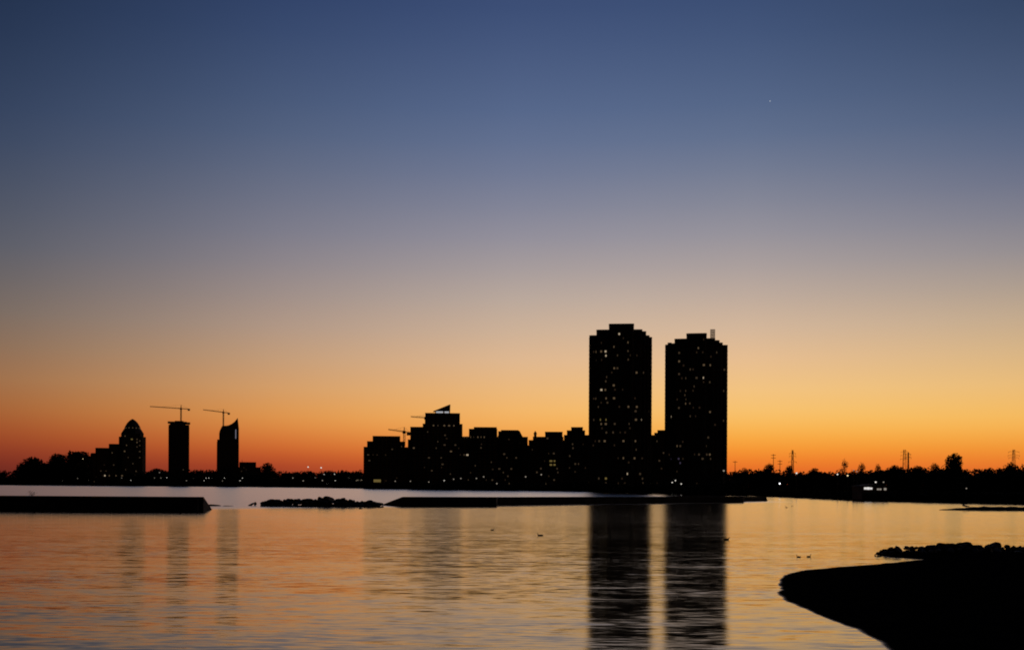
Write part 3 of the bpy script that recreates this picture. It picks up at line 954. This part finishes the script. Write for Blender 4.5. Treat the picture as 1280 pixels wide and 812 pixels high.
def big_lamp(px, py, label, size, key, off=2.5, z0=0.3):
    Y = shore(px) + off
    z = wz(py, Y, px)
    t = empty('street_lamp', (wx(px, Y), Y, z0))
    tag(t, label, 'lamp')
    b = MB(); b.tube((0, 0, 0), (0, 0, z - z0 - size * 0.4), 0.12, 0.07, 8); b.tube((0, 0, 0), (0, 0, 0.5), 0.22, 0.2, 8); b.build('post', M['steel'], t)
    b = MB(); b.tube((0, 0, z - z0 - size * 0.4), (0, 0, z - z0 + size * 0.4), size * 0.4, size * 0.5, 10); b.build('lamp_head', M[key], t)
    b = MB(); b.tube((0, 0, z - z0 + size * 0.405), (0, 0, z - z0 + size * 0.62), size * 0.62, size * 0.12, 10); b.build('lamp_cap', M['steel'], t)


big_lamp(974.6, 604, 'bright white shore lamp that throws a narrow streak on the water', 0.51, 'flood')
big_lamp(995.6, 591, 'bright lamp high in the trees below the three armed pylon', 0.58, 'lamp_white')
big_lamp(1046.8, 592.5, 'white lamp below the thin ragged tree', 0.41, 'lamp_white')
big_lamp(1059.5, 594, 'orange lamp between the thin ragged tree and the open crowned tree', 0.41, 'lamp_warm')
big_lamp(1067, 587.6, 'small lamp in the left side of the open crowned tree', 0.29, 'lamp_dim')
big_lamp(1071, 589, 'small lamp in the middle of the open crowned tree', 0.31, 'lamp_dim')
big_lamp(1094.6, 602.2, 'white lamp above the lit boathouse, the brighter of two', 0.42, 'lamp_white')
big_lamp(1104.4, 602.2, 'dim lamp above the lit boathouse, the fainter of two', 0.34, 'lamp_dim')
big_lamp(1208, 610, 'very faint lamp low on the shore below the tallest round tree', 0.27, 'lamp_dim')


def hut(name, label, x0, x1, top, wall_bottom, Y, lights, depth=8):
    t = empty(name, (wx((x0 + x1) / 2, Y), Y, 0.8))
    tag(t, label, 'building')
    cx = (x0 + x1) / 2
    X = lambda px: (px - cx) / F * Y
    Z = lambda py: wz(py, Y, cx) - 0.8
    b = MB(); b.box(X(x0), X(x1), 0, depth, -0.6, Z(wall_bottom)); b.build('wall', M['brick'], t)
    b = MB()
    e = 0.5
    zt, ze = Z(top), Z(wall_bottom)
    b.profile([(X(x0) - e, ze), (X(x1) + e, ze), (0, zt)], -e, depth + e)
    b.build('roof', M['rooftop'], t)
    for (a, c, r0, r1, key) in lights:
        w_, h_ = X(c) - X(a), Z(r0) - Z(r1)
        put('window', pane_mesh(w_, h_, key), t, ((X(a) + X(c)) / 2, -0.08, (Z(r0) + Z(r1)) / 2))


M['lit_bar'] = emit('boathouse_light', (1.0, 0.96, 0.92), 0.75, True)
M['lit_small'] = emit('boathouse_small_light', (1.0, 0.88, 0.74), 0.26, True)
Yh = shore(1094) + 4
hut('boathouse', 'low shoreline boathouse with a run of bright white windows and smaller dim ones', 1077.5, 1110.5, 604.5, 607.2, Yh,
    [(1080.0, 1083.2, 608.7, 611.3, 'lit_bar'), (1083.6, 1086.8, 608.5, 611.5, 'lit_bar'), (1087.2, 1090.2, 608.9, 611.3, 'lit_bar'), (1096.2, 1098.6, 610.0, 612.0, 'lit_small'),
     (1099.2, 1101.6, 610.0, 612.0, 'lit_small'), (1104.8, 1107.8, 609.4, 612.2, 'lit_small')])
hut('shore_house', 'small shoreline house with a dim wide window left of the stepped blocks', 440, 456, 596.5, 598.6, shore(448) + 4,
    [(445, 453, 599.2, 601.2, 'bright')])
hut('shore_house', 'small house with a yellow lit front below the low stepped block', 461, 480, 596, 598, shore(470) + 4,
    [(467, 476, 598.8, 602.2, 'yellow')])

# ------------------------------------------------------------------ breakwaters
def wall_run(name, label, pts, thick, cap=0.12, cat='breakwater'):
    """pts: list of (x, y, z) front crest points from left to right; sheet-piled face with a concrete cap."""
    t = empty(name, (pts[0][0], pts[0][1], 0))
    tag(t, label, cat)
    o = Vector((pts[0][0], pts[0][1], 0))
    face, capm = MB(), MB()
    for a, b in zip(pts, pts[1:]):
        A_, B_ = Vector(a) - o, Vector(b) - o
        L_ = (Vector((B_.x, B_.y, 0)) - Vector((A_.x, A_.y, 0))).length
        n = max(2, int(L_ / 0.5))
        for i in range(n):
            p, q = A_.lerp(B_, i / n), A_.lerp(B_, (i + 1) / n)
            d = 0.0 if i % 2 else 0.12
            v = [(p.x, p.y + d, -1.5), (q.x, q.y + d, -1.5), (q.x, q.y + thick, -1.5), (p.x, p.y + thick, -1.5),
                 (p.x, p.y + d, p.z - cap), (q.x, q.y + d, q.z - cap), (q.x, q.y + thick, q.z - cap), (p.x, p.y + thick, p.z - cap)]
            face.add(v, [(0, 1, 5, 4), (1, 2, 6, 5), (2, 3, 7, 6), (3, 0, 4, 7), (4, 5, 6, 7)])
        v = [(A_.x, A_.y - 0.12, A_.z - cap), (B_.x, B_.y - 0.12, B_.z - cap), (B_.x, B_.y + thick + 0.1, B_.z - cap), (A_.x, A_.y + thick + 0.1, A_.z - cap),
             (A_.x, A_.y - 0.12, A_.z), (B_.x, B_.y - 0.12, B_.z), (B_.x, B_.y + thick + 0.1, B_.z), (A_.x, A_.y + thick + 0.1, A_.z)]
        capm.add(v, [(3, 2, 1, 0), (4, 5, 6, 7), (0, 1, 5, 4), (1, 2, 6, 5), (2, 3, 7, 6), (3, 0, 4, 7)])
    face.build('wall_face', M['armour'], t)
    capm.build('wall_cap', M['armour'], t)
    return t




def crest(px, py_water, py_top):
    Y = dist(py_water, px)
    return (wx(px, Y), Y, wz(py_top, Y, px))


wall_run('breakwater', 'long flat topped concrete breakwater reaching in from the left, sloped at its end',
         [crest(-500, 632.5, 617), crest(0, 637.0, 619.2), crest(247.5, 638.6, 620.8), crest(258.5, 637.2, 636.6)], 2.2)
wall_run('breakwater', 'long low breakwater in the middle running behind the tower reflections',
         [crest(477, 631.2, 630.6), crest(490, 631.8, 625.5), crest(503, 632.2, 620.6), crest(620.5, 632.2, 620.9), crest(622, 630.9, 620.9), crest(735, 629.6, 620.6), crest(860, 628.2, 620.2),
          crest(929, 627.6, 620.0), crest(931, 626.4, 620.0), crest(957.5, 625.8, 620.2), crest(959.5, 625.8, 625.2)], 2.2)


def rock_mesh(seed, flat=0.75):
    import bmesh
    rng = np.random.default_rng(seed)
    bm = bmesh.new()
    bmesh.ops.create_icosphere(bm, subdivisions=3, radius=1.0)
    dirs = rng.normal(size=(9, 3)); dirs /= np.linalg.norm(dirs, axis=1)[:, None]
    off = 0.36 + 0.40 * rng.random(9)
    ph = rng.random(3) * 6
    for v in bm.verts:
        p = np.array(v.co)
        r = 1.0
        for d, o in zip(dirs, off):            # chop flat facets off the ball
            k = p @ d
            if k > o: p = p - d * (k - o) * 0.85
        p = p * (1 + 0.05 * math.sin(5 * p[0] + ph[0]) + 0.05 * math.sin(6 * p[1] + ph[1]) + 0.03 * math.sin(9 * p[2] + ph[2]))
        v.co = Vector(p * np.array([1, 1, flat]))
    me = bpy.data.meshes.new('boulder')
    bm.to_mesh(me); bm.free()
    me.materials.append(M['rock'])
    return me


ROCKS = [rock_mesh(i, 0.62 + 0.05 * (i % 5)) for i in range(9)]


def rock(loc, s, label, group=None, rng=random, flat=1.0, tilt=0.4):
    o = bpy.data.objects.new('boulder', rng.choice(ROCKS))
    COL.objects.link(o)
    o.location = loc
    o.rotation_euler = (rng.uniform(-tilt, tilt), rng.uniform(-tilt, tilt), rng.uniform(0, 6.28))
    o.scale = (s * rng.uniform(0.95, 1.7), s * rng.uniform(0.85, 1.3), s * rng.uniform(0.8, 1.25) * flat)
    return tag(o, label, 'boulder', group)


rg = random.Random(12)
prof = [(328, 627.3), (333, 624), (341, 622.6), (346, 621.6), (353, 624), (360, 621.8), (368, 622.6), (376, 620.8), (384, 622.3), (392, 621.6), (402, 620.6), (414, 619.4), (422, 621.3), (432, 621.0),
        (440, 624.5), (446, 626.3), (452, 624.5), (458, 625.5), (464, 623.2), (472, 625.8), (480, 628)]
gR = 'boulders of the rubble mound'
for row in range(3):
    px = 329.0
    while px < 478:
        Y = 158 + (row - 1) * 1.3 + rg.uniform(-0.25, 0.25)
        top = wz(float(np.interp(px, [p[0] for p in prof], [p[1] for p in prof])), Y, px)
        top *= (0.62, 0.95, 0.8)[row]
        s = min(max(0.3, top * 0.55), 0.8) * rg.choice((0.6, 0.8, 1.0, 1.15))
        rock((wx(px, Y), Y, top - s * 0.66), s, 'dark boulder in the rubble mound between the left and middle breakwaters', gR, rg)
        if top - 2 * s > 0.05: rock((wx(px, Y) + 0.15, Y - 0.2, (top - s) * 0.35), s * 1.1, 'dark boulder in the rubble mound between the left and middle breakwaters', gR, rg)
        px += s * 1.45 / Y * F
px = 330.0
while px < 476:
    s = rg.uniform(0.42, 0.6)
    rock((wx(px, 156), 156 + rg.uniform(-0.25, 0.25), 0.03), s, 'dark boulder in the rubble mound between the left and middle breakwaters', gR, rg)
    px += s * 1.15 / 156 * F
def lone(px, py, sc, rot, label):
    Y = dist(py, px)
    o = rock((wx(px, Y), Y, 0), 1.0, label, None, rg)
    o.scale = sc
    o.rotation_euler = rot
    o.location.z = sc[2] * 0.25
    return o


lone(267, 632.0, (1.05, 0.6, 0.28), (0, 0.04, 0.2), 'low flat dark rock awash at the tip of the left breakwater')
lone(284, 632.2, (1.0, 0.4, 0.13), (0, 0, 0.1), 'thin dark rock barely breaking the surface right of the awash rock')
lone(313.5, 631.8, (0.72, 0.45, 0.36), (0.1, -0.4, 0.1), 'tilted dark rock standing alone left of the rubble mound')
lone(319.2, 631.6, (0.22, 0.2, 0.52), (0, 0, 0.4), 'small upright rock perched beside the tilted lone rock').location.z = 0.25
lone(450.5, 635.6, (0.26, 0.2, 0.24), (0, 0, 0.4), 'small dark rock in the water just in front of the rubble mound')

# low bar at the right
YB = dist(637.2, 1200)
t = empty('rubble_bar', (wx(1175, YB), YB, 0))
tag(t, 'thin low bar of dark stones lying in the water at the far right', 'breakwater')
mb = MB()
rng = np.random.default_rng(3)
x0, x1 = 0.0, wx(1420, YB) - wx(1175, YB)
nx, ny = 130, 10
for i in range(nx + 1):
    x = x0 + (x1 - x0) * i / nx
    k = min(1.0, 0.15 + i / 30)
    for j in range(ny + 1):
        a = j / ny * 2 - 1
        h = (0.50 + 0.04 * math.sin(i * 0.7) + 0.06 * rng.random()) * k * (1 - abs(a) ** 2.2) - 0.15 * (abs(a) ** 2)
        mb.v.append((x, a * 1.5 * (0.3 + 0.7 * k) - x * 0.05, h))
for i in range(nx):
    for j in range(ny):
        a = i * (ny + 1) + j
        mb.f.append((a, a + ny + 1, a + ny + 2, a + 1)); mb.m.append(0)
mb.build('stone_crest', M['rock'], t)
o = lone(1205.0, 637.4, (0.24, 0.24, 0.30), (0, 0.1, 0.3), 'upright dark stone standing on the low bar at the far right'); o.location.z = 0.72
o = lone(1208.4, 637.4, (0.45, 0.25, 0.18), (0, 0.1, 0.1), 'squat dark stone beside the upright stone on the low bar'); o.location.z = 0.55

# shrub on the left breakwater
sh = empty('shrub', (wx(35, dist(637.2, 35)), dist(637.2, 35) + 1, 1.68))
sh.scale = (0.5, 0.5, 0.5)
tag(sh, 'small sparse shrub growing on the left breakwater', 'shrub')
b = MB()
rs = np.random.default_rng(5)
for k in range(9):
    b.tube((0, 0, 0), (rs.uniform(-1.2, 1.2), rs.uniform(-.5, .5), rs.uniform(0.5, 1.1)), 0.03, 0.01, 4)
b.build('stem', M['bark'], sh)
b = MB(); p = np.stack([rs.normal(0, 0.65, 110), rs.normal(0, 0.4, 110), rs.uniform(0.1, 1.15, 110)], 1); b.quads(p, rs.uniform(0.06, 0.13, 110), rs)
b.build('foliage', M['leaf'], sh)

# ------------------------------------------------------------------ foreground beach
EDGE = [(1152, 699), (1098, 704.2), (1050, 708), (1007, 711.7), (990, 715), (978, 719), (973, 728), (971, 740), (980, 750.5), (996, 757), (1018, 766), (1045, 777), (1065, 785.5),
        (1080, 792), (1092, 799.5), (1103, 808), (1118, 822), (1150, 850)]
SPIT = [(1093, 692.8), (1112, 689), (1150, 687), (1200, 686), (1250, 686), (1330, 687), (1600, 690)]
poly = [Vector((wx(p, dist(q, p)), dist(q, p))) for p, q in EDGE]
back = [Vector((wx(p, dist(q, p)), dist(q, p))) for p, q in SPIT]
outline = poly + [Vector((6.2, 8)), Vector((13, 1)), Vector((56, 1)), Vector((56, 45))] + back[::-1] + [Vector((wx(1112, dist(696.5, 1112)), dist(696.5, 1112)))]
OL = np.array([(p.x, p.y) for p in outline])


def inside(P):
    c = np.zeros(len(P), bool)
    for a, b in zip(OL, np.roll(OL, -1, 0)):
        cond = ((a[1] > P[:, 1]) != (b[1] > P[:, 1]))
        xx = (b[0] - a[0]) * (P[:, 1] - a[1]) / (b[1] - a[1] + 1e-12) + a[0]
        c ^= cond & (P[:, 0] < xx)
    return c


def edge_dist(P):
    best = np.full(len(P), 1e9)
    for a, b in zip(OL, np.roll(OL, -1, 0)):
        ab = b - a
        t = np.clip(((P - a) @ ab) / (ab @ ab + 1e-12), 0, 1)
        best = np.minimum(best, np.linalg.norm(P - (a + t[:, None] * ab), axis=1))
    return best


xs = np.arange(3, 48, 0.18); ys = np.arange(2, 57, 0.18)
GX, GY = np.meshgrid(xs, ys)
Pn = np.stack([GX.ravel(), GY.ravel()], 1)
ins = inside(Pn); ed = edge_dist(Pn)
rs = np.random.default_rng(7)


def vnoise(P, s):
    k = np.floor(P / s).astype(int); f = P / s - k; f = f * f * (3 - 2 * f)
    tab = rs.random((256, 256))
    g = lambda i, j: tab[(k[:, 0] + i) % 256, (k[:, 1] + j) % 256]
    return (g(0, 0) * (1 - f[:, 0]) + g(1, 0) * f[:, 0]) * (1 - f[:, 1]) + (g(0, 1) * (1 - f[:, 0]) + g(1, 1) * f[:, 0]) * f[:, 1]


sgn = np.where(ins, ed, -ed) + (vnoise(Pn, 0.9) - 0.5) * 0.12 + (vnoise(Pn, 0.35) - 0.5) * 0.06
e = np.abs(sgn)
H = np.where(sgn > 0, 0.17 * (1 - np.exp(-e / 3.0)), -0.12 * (1 - np.exp(-e / 0.9)))
H += np.where(sgn > 0, 0.03 * (vnoise(Pn, 0.5) - 0.5) * np.clip(ed / 1, 0, 1), 0)
keep = (ins | (ed < 1.2)).reshape(GX.shape)
mb = MB()
idx = -np.ones(GX.shape, int)
Hh = H.reshape(GX.shape)
for j in range(GX.shape[0]):
    for i in range(GX.shape[1]):
        if keep[j, i]:
            idx[j, i] = len(mb.v); mb.v.append((GX[j, i], GY[j, i], Hh[j, i]))
for j in range(GX.shape[0] - 1):
    for i in range(GX.shape[1] - 1):
        q = (idx[j, i], idx[j, i + 1], idx[j + 1, i + 1], idx[j + 1, i])
        if min(q) >= 0: mb.f.append(q); mb.m.append(0)
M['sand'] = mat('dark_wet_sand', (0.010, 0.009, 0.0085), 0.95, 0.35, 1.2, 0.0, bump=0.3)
nt2 = M['sand'].node_tree
g2_ = nt2.nodes.new('ShaderNodeNewGeometry'); s2_ = nt2.nodes.new('ShaderNodeSeparateXYZ'); m2_ = nt2.nodes.new('ShaderNodeMapRange'); m3_ = nt2.nodes.new('ShaderNodeMapRange')
nt2.links.new(g2_.outputs['Position'], s2_.inputs[0])
for q_, o_, a_, b_ in ((m2_, 'Roughness', 0.22, 0.95), (m3_, 'Specular IOR Level', 0.3, 0.0)):     # the swash keeps the lowest sand wet
    nt2.links.new(s2_.outputs[2], q_.inputs[0])
    for i_, v_ in enumerate((0.001, 0.007, a_, b_)): q_.inputs[i_ + 1].default_value = v_
    nt2.links.new(q_.outputs[0], nt2.nodes['Principled BSDF'].inputs[o_])
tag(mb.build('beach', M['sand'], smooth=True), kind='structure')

# rubble along the far side of the beach
gB = 'boulders on the far edge of the beach'
top_prof = [(1092, 692), (1100, 688), (1108, 685.2), (1118, 683), (1126, 681.5), (1136, 682.2), (1144, 682.6), (1158, 681.4), (1170, 679.6), (1180, 679.2), (1192, 677), (1198, 678.4), (1205, 676.4),
            (1214, 677.4), (1222, 680.4), (1234, 679.2), (1242, 678.2), (1248, 680.6), (1262, 681.4), (1300, 681.8)]
rg = random.Random(31)
for row in range(3):
    px = 1095.0 + row * 4
    while px < 1300:
        Y = (49.5, 50.6, 51.7)[row] + (px - 1095) * 0.004 + rg.uniform(-0.2, 0.2)
        tp = wz(float(np.interp(px, [p[0] for p in top_prof], [p[1] for p in top_prof])), Y, px) * (0.55, 0.80, 1.0)[row]
        if tp < 0.05: px += 4; continue
        s = max(0.09, min(0.30, tp * 0.62)) * rg.choice((0.6, 0.85, 1.1, 1.35))
        rock((wx(px, Y), Y, tp - s * 0.62), s, 'dark boulder on the rubble edge behind the black beach', gB, rg)
        if tp - 1.6 * s > 0.06: rock((wx(px, Y), Y - 0.15, (tp - s) * 0.3), s * 1.15, 'dark boulder on the rubble edge behind the black beach', gB, rg)
        px += s * 1.7 / Y * F

# ------------------------------------------------------------------ water birds
def bird(px, py, size, heading, label, neck=0.5, cat='duck'):
    Y = dist(py, px)
    t = empty('duck', (wx(px, Y), Y, 0), heading)
    tag(t, label, cat)
    # body and neck: one continuous lofted skin along a spine, heading +x
    L_ = size
    spine = [(-0.52, 0.13, 0.015), (-0.44, 0.11, 0.06), (-0.28, 0.07, 0.14), (-0.05, 0.06, 0.185), (0.16, 0.07, 0.175), (0.28, 0.11, 0.12), (0.335, 0.18, 0.075), (0.355, 0.18 + neck * 0.16, 0.052),
             (0.365, 0.18 + neck * 0.34, 0.05), (0.39, 0.20 + neck * 0.42, 0.072), (0.44, 0.205 + neck * 0.43, 0.066), (0.49, 0.195 + neck * 0.41, 0.03)]
    b = MB()
    n = 10
    pr = [Vector((x * L_, 0, z * L_)) for x, z, r in spine]
    for i, (x, z, r) in enumerate(spine):
        d = (pr[min(i + 1, len(pr) - 1)] - pr[max(i - 1, 0)]).normalized()
        up = Vector((0, 1, 0)).cross(d) * -1
        for k in range(n):
            a = 2 * math.pi * k / n
            b.v.append(tuple(pr[i] + Vector((0, 1, 0)) * math.cos(a) * r * L_ + up * math.sin(a) * r * L_ * 0.85))
    for i in range(len(spine) - 1):
        for k in range(n):
            b.f.append((i * n + k, i * n + (k + 1) % n, (i + 1) * n + (k + 1) % n, (i + 1) * n + k)); b.m.append(0)
    b.f.append(tuple(range(n - 1, -1, -1))); b.m.append(0)
    q = (len(spine) - 1) * n
    b.f.append(tuple(range(q, q + n))); b.m.append(0)
    b.build('body', M['feather'], t, smooth=True)
    zc = (0.192 + neck * 0.41) * L_
    b = MB(); b.bar((0.485 * L_, 0, zc), (0.60 * L_, 0, zc - 0.02 * L_), 0.045 * L_, 0.025 * L_); b.build('bill', M['bill'], t)
    for s in (-1, 1):
        b = MB()
        b.prism([(-0.46 * L_, s * 0.10 * L_), (-0.2 * L_, s * 0.185 * L_ - 0.01), (0.14 * L_, s * 0.185 * L_ - 0.01), (0.18 * L_, s * 0.15 * L_)][::s], 0.12 * L_, 0.20 * L_,
                [(-0.48 * L_, s * 0.05 * L_), (-0.2 * L_, s * 0.10 * L_), (0.10 * L_, s * 0.10 * L_), (0.14 * L_, s * 0.08 * L_)][::s])
        b.build('wing', M['feather'], t)


bird(615.8, 662.2, 0.29, R(25), 'lone dark duck on the calm water left of the tower reflections', 0.8)
bird(675.5, 669.2, 0.39, R(180), 'long dark duck close to the left edge of the tower reflections', 0.55)
bird(908.5, 674.2, 0.39, R(8), 'dark duck at the right edge of the right tower reflection', 0.3)
bird(998.6, 695.8, 0.20, R(165), 'left one of two ducks swimming together above the tip of the beach', 0.8)
bird(1011.6, 695.4, 0.21, R(10), 'right one of two ducks swimming together above the tip of the beach', 0.8)
bird(983.2, 634.2, 0.44, R(200), 'bigger dark bird near the lamp streak on the orange water', 1.0)
bird(990, 632.4, 0.32, R(20), 'fainter small bird right of the bigger bird by the lamp streak', 0.8)

# ------------------------------------------------------------------ a star in the dusk sky
import bmesh
bm = bmesh.new(); bmesh.ops.create_icosphere(bm, subdivisions=2, radius=3.6)
me = bpy.data.meshes.new('star'); bm.to_mesh(me); bm.free(); me.materials.append(M['star'])
so = bpy.data.objects.new('star', me); COL.objects.link(so)
so.location = at(960, 126.5, 9000)
tag(so, 'tiny white star high in the blue sky above the right tower', 'star')

# ------------------------------------------------------------------ camera and render settings
cd = bpy.data.cameras.new('camera')
cam = bpy.data.objects.new('camera', cd)
COL.objects.link(cam)
cam.location = (0, 0, CAMH)
cam.rotation_euler = (R(90), -ROLL, 0)
cd.sensor_width = 36
cd.lens = F / 1280 * 36
cd.shift_y = (HY - 406) / 1280
cd.clip_start = 0.2
cd.clip_end = 30000
SC.camera = cam
vs = SC.view_settings
vs.view_transform = 'Standard'
vs.look = 'None'
vs.exposure = 0
vs.gamma = 1
vs.use_curve_mapping = False
SC.cycles.max_bounces = 5
SC.cycles.diffuse_bounces = 2
SC.cycles.glossy_bounces = 3
SC.cycles.use_denoising = True
SC.cycles.filter_width = 1.9
SC.cycles.caustics_reflective = False
SC.cycles.caustics_refractive = False
